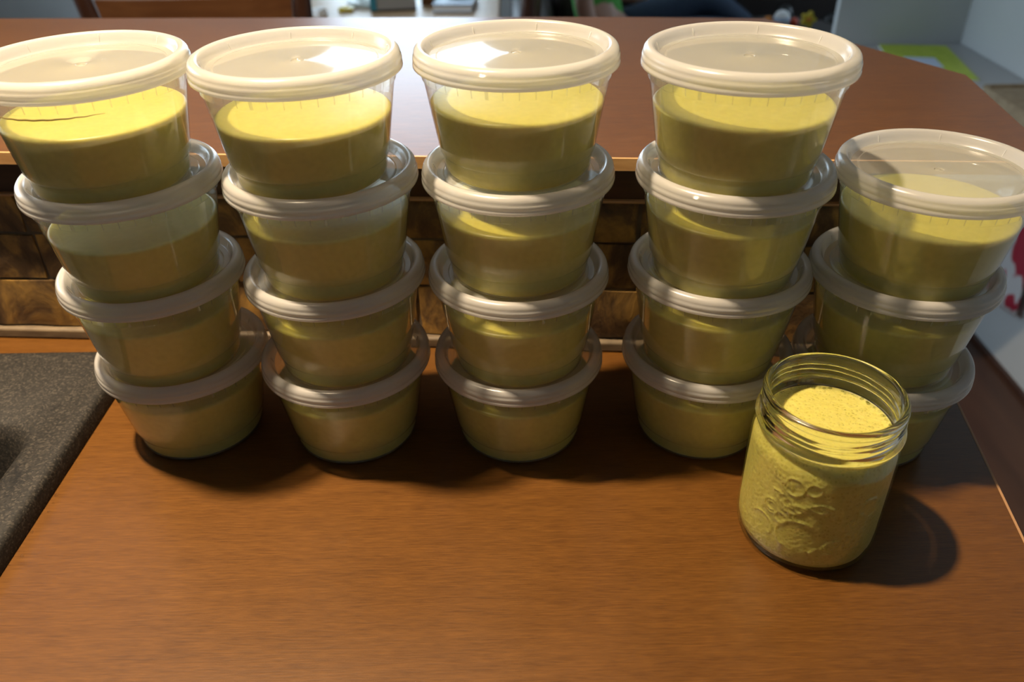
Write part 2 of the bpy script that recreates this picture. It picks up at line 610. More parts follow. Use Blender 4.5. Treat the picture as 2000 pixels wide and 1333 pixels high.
# left wall, opened for an unseen window added as daylight fill
VY0, VY1, VZ0, VZ1 = 1.35, 2.85, -0.05, 1.20
parts = [box_vf(-2.5, -2.4, -1.9, VY0, ZF, ZC), box_vf(-2.5, -2.4, VY1, 4.1, ZF, ZC),
         box_vf(-2.5, -2.4, VY0, VY1, ZF, VZ0), box_vf(-2.5, -2.4, VY0, VY1, VZ1, ZC)]
v, f = join(parts)
struct(mesh_obj('wall_left', v, f, M['wall'], smooth=False))
pane_mat = clear_sheet('window_glass', (0.96, 0.97, 0.97), 0.01)
def window(name, loc, rz_, w, wz):
    win = struct(empty(name, loc, rz_))
    wx = w / 2
    v, f = join([box_vf(-wx, -wx + 0.05, -0.03, 0.04, 0, wz), box_vf(wx - 0.05, wx, -0.03, 0.04, 0, wz),
                 box_vf(-wx + 0.05, wx - 0.05, -0.03, 0.04, 0, 0.06), box_vf(-wx + 0.05, wx - 0.05, -0.03, 0.04, wz - 0.05, wz)])
    mesh_obj('window_frame', v, f, M['white_paint'], win, smooth=False)
    box('window_pane', -wx + 0.05, wx - 0.05, 0.0, 0.005, 0.06, wz - 0.05, pane_mat, win)
    box('window_sill', -wx - 0.04, wx + 0.04, -0.10, -0.03, -0.03, 0.0, M['white_paint'], win, 0.004)
    # daylight portal: tells the renderer where the sky comes in
    pl = bpy.data.lights.new('window_portal', 'AREA')
    pl.shape = 'RECTANGLE'
    pl.size, pl.size_y = w, wz
    pl.cycles.is_portal = True
    po = bpy.data.objects.new('window_portal', pl)
    po.location = (0, 0.10, wz / 2)
    po.rotation_euler = (-PI / 2, 0, 0)
    po['kind'] = 'helper'
    link(po, win)
window('window_1', ((WX0 + WX1) / 2, WY + 0.05, WZ0), 0, WX1 - WX0, WZ1 - WZ0)
parts = [box_vf(2.7, 2.8, 2.45, 2.75, ZF, ZC), box_vf(2.7, 2.8, 3.55, 4.1, ZF, ZC), box_vf(2.7, 2.8, 2.75, 3.55, ZF, 0.0), box_vf(2.7, 2.8, 2.75, 3.55, 1.0, ZC)]
v, f = join(parts)
struct(mesh_obj('wall_far_right', v, f, M['wall'], smooth=False))
window('fill_window_right', (2.75, 3.15, 0.0), -PI / 2, 0.80, 1.0)  # unseen window, added to light the sofa and person from the right
window('fill_window_left', (-2.45, (VY0 + VY1) / 2, VZ0), PI / 2, VY1 - VY0, VZ1 - VZ0)  # unseen window, added as cool fill for the bar and right wall
struct(box('baseboard_right', 1.268, 1.28, 0.75, 2.43, ZF, ZF + 0.012, M['chair_frame']))

# ceiling lamp above the sink
lamp = tag(empty('ceiling_light', (-0.50, 0.435, ZC)), 'round recessed ceiling light above the black sink', 'lamp')
v, f = lathe([(0.045, -0.001), (0.050, -0.006), (0.070, -0.008), (0.078, -0.004), (0.080, 0.0)], 48)
mesh_obj('trim_ring', v, f, M['white_paint'], lamp)
v, f = lathe([(0.0, -0.004), (0.030, -0.0035), (0.046, -0.001)], 48)
mesh_obj('lens', v, f, M['lamp_glow'], lamp)
ld = bpy.data.lights.new('lamp_light', 'AREA')
ld.shape = 'DISK'
ld.size = 0.075
ld.energy = LAMP_POWER
ld.color = (1.0, 0.78, 0.52)
ld.spread = math.radians(112)
lo = bpy.data.objects.new('lamp_light', ld)
lo.location = (0, 0, -0.010)
lo['kind'] = 'helper'
link(lo, lamp)

# ------------------------------------------------------------------ knee wall with slate tiles, bar ledge
WA = math.atan2(-0.037, 0.533)          # the bar runs slightly askew to the lens
kw = struct(empty('wall_backsplash', (-0.44, 0.605, 0), WA))      # local x along the wall, -y towards the sink
LX0, LX1 = -0.62, 0.742
box('backing', LX0, LX1, 0.003, 0.115, ZF, 0.1362, M['grout'], kw)
ROWS = [(0.0115, 0.0565), (0.0590, 0.0985), (0.1010, 0.1335)]
tile_meshes = []
def tile_mesh(w, h, seed):
    rnd = random.Random(seed)
    nx, nz = 5, 3
    V, F = [], []
    for j in range(nz):
        for i in range(nx):
            e = (i in (0, nx - 1)) or (j in (0, nz - 1))
            V.append((w * i / (nx - 1) + (0 if 0 < i < nx - 1 else rnd.uniform(-.0008, .0008)), (0.0012 if e else -0.0012) + rnd.uniform(-0.0016, 0.0016), h * j / (nz - 1) + rnd.uniform(-.0006, .0006)))
    for j in range(nz - 1):
        for i in range(nx - 1):
            F.append((j * nx + i, j * nx + i + 1, (j + 1) * nx + i + 1, (j + 1) * nx + i))
    ring = [i for i in range(nx)] + [j * nx + nx - 1 for j in range(1, nz)] + [(nz - 1) * nx + i for i in range(nx - 2, -1, -1)] + [j * nx for j in range(nz - 2, 0, -1)]
    b = len(V)
    for i in ring:
        V.append((V[i][0], 0.0065, V[i][2]))
    n = len(ring)
    for k in range(n):
        F.append((ring[k], b + k, b + (k + 1) % n, ring[(k + 1) % n]))
    me = bpy.data.meshes.new('tile')
    me.from_pydata(V, [], F)
    bm = bmesh.new(); bm.from_mesh(me); bmesh.ops.recalc_face_normals(bm, faces=bm.faces); bm.to_mesh(me); bm.free()
    me.shade_smooth(); me.set_sharp_from_angle(angle=math.radians(35))
    me.materials.append(M['slate'])
    return me
for r, (z0, z1) in enumerate(ROWS):
    tl = 0.098
    variants = [tile_mesh(tl - 0.003, z1 - z0, 10 * r + k) for k in range(4)]
    x = LX0 + [0.0, 0.081 - 0.098, -0.02][r]
    k = 0
    while x < LX1 - 0.02:
        if x > LX0 - 0.03:
            obj_from('tile', variants[(k * 3 + r) % 4], kw, (x, 0, z0))
        x += tl
        k += 1
v, f = box_vf(LX0, LX1, -0.004, 0.006, 0.0002, 0.0100)
t = mesh_obj('sealant_strip', v, f, M['caulk'], kw, True, 40); bevel_obj(t, 0.002, 2)
box('rail_bead', LX0, LX1, -0.0035, 0.006, 0.1345, 0.1365, M['seam'], kw, 0.0006)

ledge_pts = [(-1.05, 0.633), (0.370, 0.5315), (0.398, 0.733), (0.2775, 0.958), (0.1146, 0.978), (-0.61, 1.027), (-1.05, 1.057)]
ledge_pts = [(x * 1.0115, y * 1.0115) for x, y in ledge_pts]
ledge = tag(empty('bar_ledge', (0, 0, 0)), 'raised brown laminate bar top with clipped corner behind the stacks', 'counter')
prism('top', ledge_pts, 0.1655, 0.1735, M['laminate'], ledge, 0.0)
# lighter wood band along the front edge and the end
def band(name, pts, z0, z1, th, mat, parent):
    V, F = [], []
    for i, (x, y) in enumerate(pts):
        if i < len(pts) - 1:
            d = Vector((pts[i + 1][0] - x, pts[i + 1][1] - y)).normalized()
        nrm = Vector((d.y, -d.x))
        V += [(x, y, z0), (x, y, z1), (x + nrm.x * th, y + nrm.y * th, z1), (x + nrm.x * th, y + nrm.y * th, z0)]
    for i in range(len(pts) - 1):
        a, b = 4 * i, 4 * (i + 1)
        for k in range(4):
            F.append((a + k, a + (k + 1) % 4, b + (k + 1) % 4, b + k))
    F += [(0, 1, 2, 3), tuple(4 * (len(pts) - 1) + k for k in (3, 2, 1, 0))]
    return mesh_obj(name, V, F, mat, parent, smooth=False)
band('front_edge', [ledge_pts[0], ledge_pts[1]], 0.1643, 0.1735, 0.0022, M['edge_wood'], ledge)
band('end_edge', [ledge_pts[1], ledge_pts[2], ledge_pts[3]], 0.1643, 0.1735, 0.0015, M['laminate'], ledge)
def on_wall(x, y):
    return (-0.44 + x * math.cos(WA) - y * math.sin(WA), 0.605 + x * math.sin(WA) + y * math.cos(WA))
prism('front_rail', [on_wall(LX0, 0.0005), on_wall(LX1, 0.0005), on_wall(LX1, 0.115), on_wall(LX0, 0.115)], 0.1367, 0.1643, M['dark_wood'], ledge)
prism('core', [(-1.04, 0.765), (0.30, 0.672), (0.37, 0.725), (0.262, 0.935), (-1.04, 1.03)], 0.1480, 0.1655, M['dark_wood'], ledge)

# ------------------------------------------------------------------ lower counter and sink
SX0, SX1, SY0, SY1 = -0.98, -0.3175, 0.05, 0.561     # sink outline on the worktop
counter = tag(empty('kitchen_counter', (0, 0, 0)), 'brown wood-grain laminate worktop under the containers and glass jar', 'counter')
def cback(x): return 0.605 + (x + 0.44) * (-0.0694) - 0.0005
def cright(y): return 0.311 + (y - 0.352) * 0.152
def counter_mesh():
    # top with a cut-out for the bowl
    hx0, hx1, hy0, hy1 = SX0 + 0.02, SX1 - 0.02, SY0 + 0.02, SY1 - 0.02
    xs = [-1.05, hx0, hx1, None]
    ys = [-0.035, hy0, hy1, None]
    V, idx = [], {}
    for z in (0.0, -0.038):
        for j in range(4):
            for i in range(4):
                y = ys[j] if j < 3 else 0.0
                if j < 3:
                    x = xs[i] if i < 3 else cright(y)
                else:
                    x = xs[i] if i < 3 else 0.352
                    y = cback(x)
                    if i == 3: x = cright(y)
                idx[(i, j, z)] = len(V)
                V.append((x, y, z))
    F = []
    for j in range(3):
        for i in range(3):
            if (i, j) == (1, 1): continue
            F.append(tuple(idx[k] for k in ((i, j, 0.0), (i + 1, j, 0.0), (i + 1, j + 1, 0.0), (i, j + 1, 0.0))))
            F.append(tuple(idx[k] for k in ((i, j, -0.038), (i, j + 1, -0.038), (i + 1, j + 1, -0.038), (i + 1, j, -0.038))))
    def side(a, b):
        F.append((idx[(*a, 0.0)], idx[(*b, 0.0)], idx[(*b, -0.038)], idx[(*a, -0.038)]))
    for i in range(3):
        side((i, 0), (i + 1, 0)); side((i, 3), (i + 1, 3)); side((0, i), (0, i + 1)); side((3, i), (3, i + 1))
    side((1, 1), (2, 1)); side((2, 1), (2, 2)); side((2, 2), (1, 2)); side((1, 2), (1, 1))
    return V, F
v, f = counter_mesh()
mesh_obj('worktop', v, f, M['laminate'], counter, smooth=False)
band('end_edge', [(cright(-0.035), -0.035), (cright(0.555), 0.555)], -0.038, 0.0002, 0.0016, M['seam'], counter)
box('front_edge', -1.05, cright(-0.035), -0.0375, -0.035, -0.038, 0.0, M['laminate'], counter)

cab = tag(empty('base_cabinet', (0, 0, ZF)), 'dark wooden base cabinet under the brown worktop', 'cabinet')
h0 = -0.038 - ZF
prism('body', [(-1.04, 0.0), (0.235, 0.0), (0.31, 0.54), (-0.30, 0.58), (-0.30, 0.03), (-1.04, 0.03)], 0.1, h0, M['cabinet'], cab)
box('toe_kick', -1.0, 0.20, 0.06, 0.5, 0.0, 0.1, M['chair_frame'], cab)
for i, (a, b) in enumerate(((-1.03, -0.68), (-0.67, -0.30), (-0.29, -0.04), (-0.03, 0.225))):
    d = box('door', a, b, -0.018, 0.0, 0.13, h0 - 0.02, M['cabinet'], cab, 0.003)
    v, f = tube([(b - 0.04, -0.020, h0 - 0.20), (b - 0.04, -0.040, h0 - 0.19), (b - 0.04, -0.040, h0 - 0.09), (b - 0.04, -0.020, h0 - 0.08)], 0.005)
    mesh_obj('handle', v, f, M['desk'], d)

sink = tag(empty('kitchen_sink', (0, 0, 0)), 'black speckled composite sink set into the worktop, damp marks on its rim', 'sink')
BX0, BX1, BY0, BY1 = -0.93, -0.352, 0.10, 0.465
loops = [rrect(SX0, SX1, SY0, SY1, 0.012, 0.0004), rrect(SX0 + .001, SX1 - .001, SY0 + .001, SY1 - .001, 0.012, 0.0105),
         rrect(SX0 + .002, SX1 - .002, SY0 + .002, SY1 - .002, 0.012, 0.0128), rrect(SX0 + .005, SX1 - .005, SY0 + .005, SY1 - .005, 0.014, 0.0145),
         rrect(SX0 + .009, SX1 - .009, SY0 + .009, SY1 - .009, 0.014, 0.0148),
         rrect(BX0 - .006, BX1 + .006, BY0 - .006, BY1 + .006, 0.032, 0.0140), rrect(BX0 - .001, BX1 + .001, BY0 - .001, BY1 + .001, 0.030, 0.0115),
         rrect(BX0 + .003, BX1 - .003, BY0 + .003, BY1 - .003, 0.030, 0.002), rrect(BX0 + .012, BX1 - .012, BY0 + .012, BY1 - .012, 0.034, -0.165),
         rrect(BX0 + .035, BX1 - .035, BY0 + .035, BY1 - .035, 0.034, -0.185)]
v, f = loft(loops, True)
mesh_obj('basin', v, f, M['granite'], sink, True, 40)
v, f = lathe([(0.0, -0.182), (0.020, -0.182), (0.038, -0.1825), (0.045, -0.1848)], 32)
v = [(x - 0.64, y + 0.29, z) for x, y, z in v]
mesh_obj('drain', v, f, M['desk'], sink)
# water droplets spilled beside the sink
rnd = random.Random(3)
drops = []
for (x, y) in [(-0.3155, 0.437), (-0.3150, 0.405), (-0.3135, 0.398), (-0.3130, 0.390), (-0.3155, 0.372), (-0.3160, 0.345), (-0.3165, 0.470), (-0.3120, 0.352)]:
    r = rnd.uniform(0.0007, 0.0014)
    vv, ff = lathe([(r, 0.0002), (r * 0.9, r * 0.45), (r * 0.5, r * 0.75), (0, r * 0.85)], 10)
    drops.append(([(a + x, b + y, c) for a, b, c in vv], ff))
v, f = join(drops)
tag(mesh_obj('water_droplets', v, f, M['water']), 'tiny water droplets beside the black sink edge', 'water', kind='stuff')

# ------------------------------------------------------------------ deli containers
R = 0.0585
LT = 0.0734                     # top of the lid above the base
# body: stepped foot, tapered wall, collar ring, rim
body_prof = [(0.0, 0.0016), (0.030, 0.0012), (0.0395, 0.0004), (0.0418, 0.0004), (0.0433, 0.0016), (0.0439, 0.0040), (0.0448, 0.0125),
             (0.0458, 0.0133), (0.0463, 0.0145), (0.0531, 0.0555), (0.0535, 0.0562), (0.0540, 0.0566), (0.0547, 0.0625), (0.0552, 0.0655), (0.0552, 0.0690), (0.0540, 0.0700)]
def rz(z):
    for (r0, z0), (r1, z1) in zip(body_prof[3:-1], body_prof[4:]):
        if z0 <= z <= z1 and z1 > z0:
            return r0 + (r1 - r0) * (z - z0) / (z1 - z0)
    return 0.05
v, f = lathe(body_prof, 96)
proto = mesh_obj('body', v, f, M['body'], None, True, 35)
body_me = proto.data
bpy.data.objects.remove(proto)
# collar ribs (moulded ticks under the lid)
rb = []
for k in range(40):
    a = 2 * PI * k / 40
    w = 0.0009 if k % 8 == 0 else 0.0002
    ca, sa = math.cos(a), math.sin(a)
    V = []
    for rr, zz in ((0.0541, 0.0572), (0.0547, 0.0622)):
        for s in (-w, w):
            for d in (0.0, 0.0003):
                V.append(((rr + d) * ca - s * sa, (rr + d) * sa + s * ca, zz))
    rb.append((V, [(0, 1, 3, 2), (4, 6, 7, 5), (1, 5, 7, 3), (0, 4, 5, 1), (2, 3, 7, 6)]))
v, f = join(rb)
proto = mesh_obj('collar_ribs', v, f, M['rib'], None, False)
rib_me = proto.data
bpy.data.objects.remove(proto)
# lid: rolled rim with two grooves, inner wall
lid_prof = [(0.0560, -0.0095), (0.0566, -0.0108), (0.0576, -0.0110), (0.0585, -0.0104), (0.0584, -0.0088), (0.0580, -0.0080), (0.0580, -0.0073),
            (0.0583, -0.0066), (0.0580, -0.0050), (0.0575, -0.0044), (0.0576, -0.0036), (0.0572, -0.0022), (0.0562, -0.0009), (0.0548, -0.0002),
            (0.0535, 0.0), (0.0524, -0.0004), (0.0515, -0.0014), (0.0507, -0.0036), (0.0495, -0.0056), (0.0490, -0.0061)]
v, f = lathe([(r, z + LT) for r, z in lid_prof], 112)
proto = mesh_obj('lid', v, f, M['lid_rim'], None, True, 60)
lid_me = proto.data
bpy.data.objects.remove(proto)
# panel: sunken ring and centre nub
pan = [(0.0490, -0.0061), (0.0480, -0.0063), (0.0455, -0.0064), (0.0450, -0.0060), (0.0440, -0.0059), (0.0300, -0.0058), (0.0060, -0.0059), (0.0046, -0.0057), (0.0030, -0.0057), (0.0024, -0.0062), (0.0013, -0.0060), (0.0, -0.0055)]
v, f = lathe([(r, z + LT) for r, z in pan], 96)
proto = mesh_obj('panel', v, f, M['lid_panel'], None, True, 35)
panel_me = proto.data
bpy.data.objects.remove(proto)
# little ticks inside the rim
tk = []
for k in range(8):
    a = 2 * PI * k / 8 + 0.2
    ca, sa = math.cos(a), math.sin(a)
    V = []
    for rr, zz in ((0.0498, -0.0058), (0.0512, -0.0018)):
        for s in (-0.00025, 0.00025):
            for d in (0.0, -0.0005):
                V.append(((rr + d) * ca - s * sa, (rr + d) * sa + s * ca, zz + LT))
    tk.append((V, [(0, 1, 3, 2), (4, 6, 7, 5), (1, 5, 7, 3), (0, 4, 5, 1), (2, 3, 7, 6)]))
v, f = join(tk)
proto = mesh_obj('rim_ticks', v, f, sheet_plastic('tick_polypropylene', 0.55, (0.95, 0.94, 0.92), 0.2, 0.6), None, False)
tick_me = proto.data
bpy.data.objects.remove(proto)

soup_cache = {}
def soup_mesh(level):
    key = round(level, 4)
    if key not in soup_cache:
        g = 0.0007
        pr = [(0.0, 0.0024), (0.030, 0.0020), (0.0395, 0.0013), (0.0413, 0.0014), (0.0425, 0.0024)]
        for z in (0.0045, 0.0125, 0.0145, 0.022, 0.030):
            pr.append((rz(z) - g, z))
        zz = 0.036
        while zz < level - 0.004:
            pr.append((rz(zz) - g, zz))
            zz += 0.006
        pr += [(rz(level - 0.0024) - g, level - 0.0024), (rz(level) - g - 0.0003, level - 0.0012), (rz(level) - g - 0.0011, level - 0.0004), (rz(level) - 0.0032, level), (0.03, level), (0.0, level)]
        v, f = lathe(pr, 72)
        o = mesh_obj('soup', v, f, M['soup'], None, True, 50)
        soup_cache[key] = o.data
        bpy.data.objects.remove(o)
    return soup_cache[key]

PITCHZ = 0.06754
POS = {  # stack, level from the bottom: x, y, soup level
    (0, 4): (-.2399, .4644, .0425), (0, 3): (-.2385, .4694, .0405), (0, 2): (-.2395, .4751, .0475), (0, 1): (-.2377, .4812, .0490),
    (1, 4): (-.1206, .4652, .0405), (1, 3): (-.1176, .4700, .0455), (1, 2): (-.1187, .4723, .0460), (1, 1): (-.1205, .4746, .0485),
    (2, 4): (.0014, .4738, .0430), (2, 3): (.0015, .4708, .0460), (2, 2): (.0009, .4695, .0470), (2, 1): (.0001, .4729, .0480),
    (3, 4): (.1284, .4585, .0435), (3, 3): (.1306, .4637, .0475), (3, 2): (.1306, .4691, .0490), (3, 1): (.1313, .4735, .0490),
    (4, 3): (.2494, .4575, .0450), (4, 2): (.2478, .4624, .0475), (4, 1): (.2484, .4624, .0485)}
STACK = ['leftmost stack beside the sink', 'second stack from the sink', 'middle stack', 'fourth stack from the sink', 'short rightmost stack']
WORD4 = {4: 'topmost', 3: 'second from top', 2: 'third from top', 1: 'bottom'}
WORD3 = {3: 'topmost', 2: 'middle', 1: 'bottom'}
rnd = random.Random(11)
for (s, l), (x, y, lev) in sorted(POS.items()):
    w = (WORD3 if s == 4 else WORD4)[l]
    c = empty('soup_container', (x, y, (l - 1) * PITCHZ), rnd.uniform(0, 2 * PI))
    tag(c, 'translucent lidded tub of green soup, %s of the %s' % (w, STACK[s]), 'container', 'lidded soup tubs in five stacks')
    obj_from('body', body_me, c)
    obj_from('collar_ribs', rib_me, c)['kind'] = 'stuff'
    obj_from('soup', soup_mesh(lev), c)
    ld_ = obj_from('lid', lid_me, c)
    obj_from('panel', panel_me, ld_)
    obj_from('rim_ticks', tick_me, ld_)['kind'] = 'stuff'
    if (s, l) == (0, 4):
        # a dried line of soup where the tub was once fuller
        c.rotation_euler.z = 0
        pts = []
        for k in range(30):
            a = PI * 1.5 + math.radians(-42 + 74 * k / 29)
            z = 0.0532 + 0.0014 * k / 29 + 0.00015 * math.sin(k * 1.7)
            r = rz(z) - 0.0004
            pts.append((r * math.cos(a), r * math.sin(a), z))
        v, f = tube(pts, [0.0001 + 0.00045 * math.sin(PI * k / 29) for k in range(30)], 5)
        mesh_obj('dried_line', v, f, M['splash'], c)

# ------------------------------------------------------------------ glass jar
jar = tag(empty('glass_jar', (0.1783, 0.3675, 0.0), -0.28), 'open embossed glass canning jar of frothy green soup in front of the stacks', 'jar')
JH, FILL = 0.109, 0.0862
def seg_d(px, pz, ax, az, bx, bz):
    dx, dz = bx - ax, bz - az
    t = max(0, min(1, ((px - ax) * dx + (pz - az) * dz) / (dx * dx + dz * dz + 1e-12)))
    return math.hypot(px - ax - t * dx, pz - az - t * dz)
# relief strokes (arc length along the wall in mm, height in mm): fruit and leaves
strokes = []
def circle_st(cx, cz, r, a0=0, a1=360, n=18, sq=1.0):
    P = [(cx + r * math.cos(math.radians(a0 + (a1 - a0) * i / n)), cz + sq * r * math.sin(math.radians(a0 + (a1 - a0) * i / n))) for i in range(n + 1)]
    strokes.extend(zip(P[:-1], P[1:]))
def leaf_st(cx, cz, L, ang, w):
    a = math.radians(ang)
    P1, P2 = [], []
    for i in range(9):
        t = i / 8
        o = w * math.sin(PI * t)
        for P, sg in ((P1, 1), (P2, -1)):
            P.append((cx + L * t * math.cos(a) - sg * o * math.sin(a), cz + L * t * math.sin(a) + sg * o * math.cos(a)))
    strokes.extend(zip(P1[:-1], P1[1:])); strokes.extend(zip(P2[:-1], P2[1:]))
    for t in (0.25, 0.5, 0.75):
        strokes.append(((cx + L * t * math.cos(a), cz + L * t * math.sin(a)), (P1[int(t * 8) + 1][0], P1[int(t * 8) + 1][1])))
        strokes.append(((cx + L * t * math.cos(a), cz + L * t * math.sin(a)), (P2[int(t * 8) + 1][0], P2[int(t * 8) + 1][1])))
circle_st(-16, 66, 6.0); circle_st(-16, 66, 8.0, 150, 250, 8); circle_st(-5, 68, 4.2)
leaf_st(-28, 58, 17, -25, 3.2); leaf_st(-20, 47, 15, 25, 3.0); leaf_st(-6, 55, 14, 5, 3.0)
circle_st(-27, 45, 5.0); circle_st(-27, 45, 3.0, 0, 300, 10); circle_st(-20, 40, 4.0)
circle_st(-8, 30, 13.0, 60, 330, 26, 0.95); circle_st(-32, 28, 8.0, -40, 150, 14)
leaf_st(-12, 19, 16, -20, 3.0); leaf_st(2, 16, 15, 12, 2.8); leaf_st(6, 24, 13, 35, 2.6)
for k in range(9):
    circle_st(20 + 4.4 * (k % 3), 26 + 4.2 * (k // 3), 2.0, 0, 360, 8)
leaf_st(16, 40, 15, 30, 3.4); leaf_st(30, 40, 13, 120, 3.0); circle_st(30, 54, 7.0, 30, 330, 16)
for k in range(5):
    strokes.append(((-30 + 3 * k, 72 - k), (-24 + 3 * k, 50 - 2 * k)))
def relief(arc, z):
    d = 1e9
    for (a, b) in strokes:
        if abs(a[1] - z) > 5 and abs(b[1] - z) > 5: continue
        if abs(a[0] - arc) > 6 and abs(b[0] - arc) > 6: continue
        d = min(d, seg_d(arc, z, a[0], a[1], b[0], b[1]))
    return 0.65 * math.exp(-(d / 0.6) ** 2) if d < 3 else 0.0
def base_r(z):      # outer radius (mm) by height (mm)
    P = [(0, 36.0), (0.6, 37.3), (2, 38.9), (5, 40.4), (9, 41.3), (14, 41.7), (70, 41.7), (76, 41.4), (80, 40.6), (83, 39.6), (85, 39.2), (86.5, 39.3),
         (88, 40.4), (89.2, 41.3), (90.6, 41.4), (91.8, 40.6), (92.8, 39.2), (94, 38.6), (103, 38.6), (104, 38.8), (105, 39.4), (106.6, 39.6), (108, 39.2), (108.7, 38.3), (109, 37.4)]
    for (z0, r0), (z1, r1) in zip(P[:-1], P[1:]):
        if z0 <= z <= z1:
            return r0 + (r1 - r0) * (z - z0) / (z1 - z0)
    return P[-1][1]
NA = 288
zs = [0, 0.6, 1.3, 2, 3.5, 5, 7, 9] + [10 + 0.75 * i for i in range(88)] + [76.5 + 0.5 * i for i in range(65)] + [109]
zs = sorted(set(round(z, 3) for z in zs if z <= 109))
V, F, MI = [], [], []
for z in zs:
    for i in range(NA):
        th = 2 * PI * i / NA
        r = base_r(z)
        if 10 < z < 78:
            # the relief faces the camera side
            phi = (th - 1.5 * PI + PI) % (2 * PI) - PI
            r += relief(phi * 41.7, z)
        if 92 < z < 106:
            for k in (0, 1):        # two starts of a screw thread
                u = (th / (2 * PI) + 0.5 * k) % 1.0
                zt = 94.6 + 7.0 * u
                fade = min(1, u / 0.05, (1 - u) / 0.05)
                r += 1.35 * fade * math.exp(-((z - zt) / 0.95) ** 2)
        r *= 0.001
        V.append((r * math.cos(th), r * math.sin(th), z * 0.001))
nz = len(zs)
for j in range(nz - 1):
    for i in range(NA):
        k = (i + 1) % NA
        F.append((j * NA + i, j * NA + k, (j + 1) * NA + k, (j + 1) * NA + i))
        MI.append(0 if zs[j] > 84.0 else 1)
# lip and inner wall
def phi_of(th): return (th - 1.5 * PI + PI) % (2 * PI) - PI
inner = [(36.4, 109.0), (35.7, 108.4), (35.5, 107), (35.6, 94), (35.9, 91), (36.0, 88.5), (36.2, 86.4), (37.3, 84.0), (39.7, 78.0), (40.6, 74)] + [(40.6 + 0.3 * min(1, (74 - zz_) / 30), zz_) for zz_ in [73.25 - 0.75 * k for k in range(71)]] + [(40.9, 20), (40.5, 12), (39.2, 7), (36.0, 4.2), (20, 3.6), (0, 3.4)]
prev = [(nz - 1) * NA + i for i in range(NA)]
for q, (r, z) in enumerate(inner):
    r *= 0.001; z *= 0.001
    if r == 0:
        V.append((0, 0, z)); p = len(V) - 1
        for i in range(NA):
            F.append((prev[i], prev[(i + 1) % NA], p)); MI.append(1)
        break
    b0 = len(V)
    for i in range(NA):
        th = 2 * PI * i / NA
        r2 = r + (0.001 * relief(phi_of(th) * 41.7, z * 1000) if 0.020 < z < 0.0738 else 0)
        V.append((r2 * math.cos(th), r2 * math.sin(th), z))
    cur = list(range(b0, b0 + NA))
    for i in range(NA):
        F.append((prev[i], prev[(i + 1) % NA], cur[(i + 1) % NA], cur[i]))
        MI.append(0 if z * 1000 > 86.3 else 1)
    prev = cur
V.append((0, 0, 0.0012)); p = len(V) - 1
for i in range(NA):
    F.append((i, (i + 1) % NA, p)); MI.append(1)
jg = mesh_obj('jar_body', V, F, [M['glass'], M['jar_wall']], jar, True, 60)
for poly, mi in zip(jg.data.polygons, MI):
    poly.material_index = mi
# contents
pr = [(0.0, 3.7), (20, 3.9), (35.9, 4.6), (38.9, 7.3), (40.2, 12.2), (40.6, 20), (40.6, 40), (40.6, 60), (40.3, 74), (39.4, 77.8), (37.0, 83.8), (36.05, 85.2), (35.8, FILL * 1000), (35.0, FILL * 1000 - 0.5), (30, FILL * 1000 - 0.7), (15, FILL * 1000 - 0.7), (0, FILL * 1000 - 0.7)]
pr = pr[:6] + [(40.6 - 0.3 * max(0, (zz_ - 44) / 30), zz_) for zz_ in [20.5 + 0.75 * k for k in range(71)]] + pr[8:]
v, f = lathe([(r * 0.001, z * 0.001) for r, z in pr], NA)
v = [((x * q, y * q, z) if (0.0203 < z < 0.0735 and math.hypot(x, y) > 0.03) else (x, y, z)) for x, y, z in v
     for q in (1 + 0.001 * relief(phi_of(math.atan2(y, x)) * 41.7, z * 1000) / max(1e-6, math.hypot(x, y)),)]
js = mesh_obj('soup', v, f, M['jar_soup'], jar, True, 50)
rnd = random.Random(5)
bub = []
def bubble(x, y, r):
    vv, ff = lathe([(r, 0), (r * 0.92, r * 0.4), (r * 0.7, r * 0.72), (r * 0.38, r * 0.93), (0, r)], 12)
    bub.append(([(a + x, b + y, c + FILL - 0.0008) for a, b, c in vv], ff))
for k in range(70):
    a = math.radians(rnd.uniform(-20, 125)) + 0.28
    rr = 0.0351 - abs(rnd.gauss(0, 0.0009))
    bubble(rr * math.cos(a), rr * math.sin(a), rnd.uniform(0.0005, 0.0014))
for k in range(150):
    a = rnd.uniform(0, 2 * PI)
    rr = 0.034 * math.sqrt(rnd.random())
    bubble(rr * math.cos(a), rr * math.sin(a), rnd.uniform(0.0002, 0.0005))
for k in range(60):
    bubble(rnd.gauss(0.018, 0.008), rnd.gauss(0.006, 0.007), rnd.uniform(0.0002, 0.0006))
v, f = join(bub)
fb = mesh_obj('foam_bubbles', v, f, M['bubble'], js)
fb['kind'] = 'stuff'

# ------------------------------------------------------------------ right side: desk, magazine, tray, bag
desk = tag(empty('side_desk', (1.0, 2.03, ZF)), 'pale grey side desk in the corner behind the bar', 'desk')
dh = -0.235 - ZF
box('desk_top', -0.30, 0.278, -0.58, 0.398, dh - 0.025, dh, M['desk'], desk, 0.003)
box('support_panel', -0.28, 0.278, 0.36, 0.395, 0, dh - 0.025, M['desk'], desk)
box('wall_cleat', 0.25, 0.278, 0.20, 0.36, dh - 0.065, dh - 0.025, M['desk'], desk)
mag = tag(empty('magazine', (1.09, 2.22, -0.235)), 'yellow-green magazine lying in the corner beyond the bar', 'magazine')
prism('pages', [(-0.050, 0.195), (0.128, 0.165), (0.069, -0.16), (-0.115, -0.13)], 0.0, 0.004, M['white'], mag)
prism('cover', [(-0.0505, 0.1955), (0.1285, 0.1655), (0.0695, -0.1605), (-0.1155, -0.1305)], 0.004, 0.0047, M['lime'], mag)
prism('cover_picture', [(-0.035, 0.06), (0.045, 0.045), (0.030, -0.05), (-0.055, -0.03)], 0.0047, 0.0050, M['pale_blue'], mag)
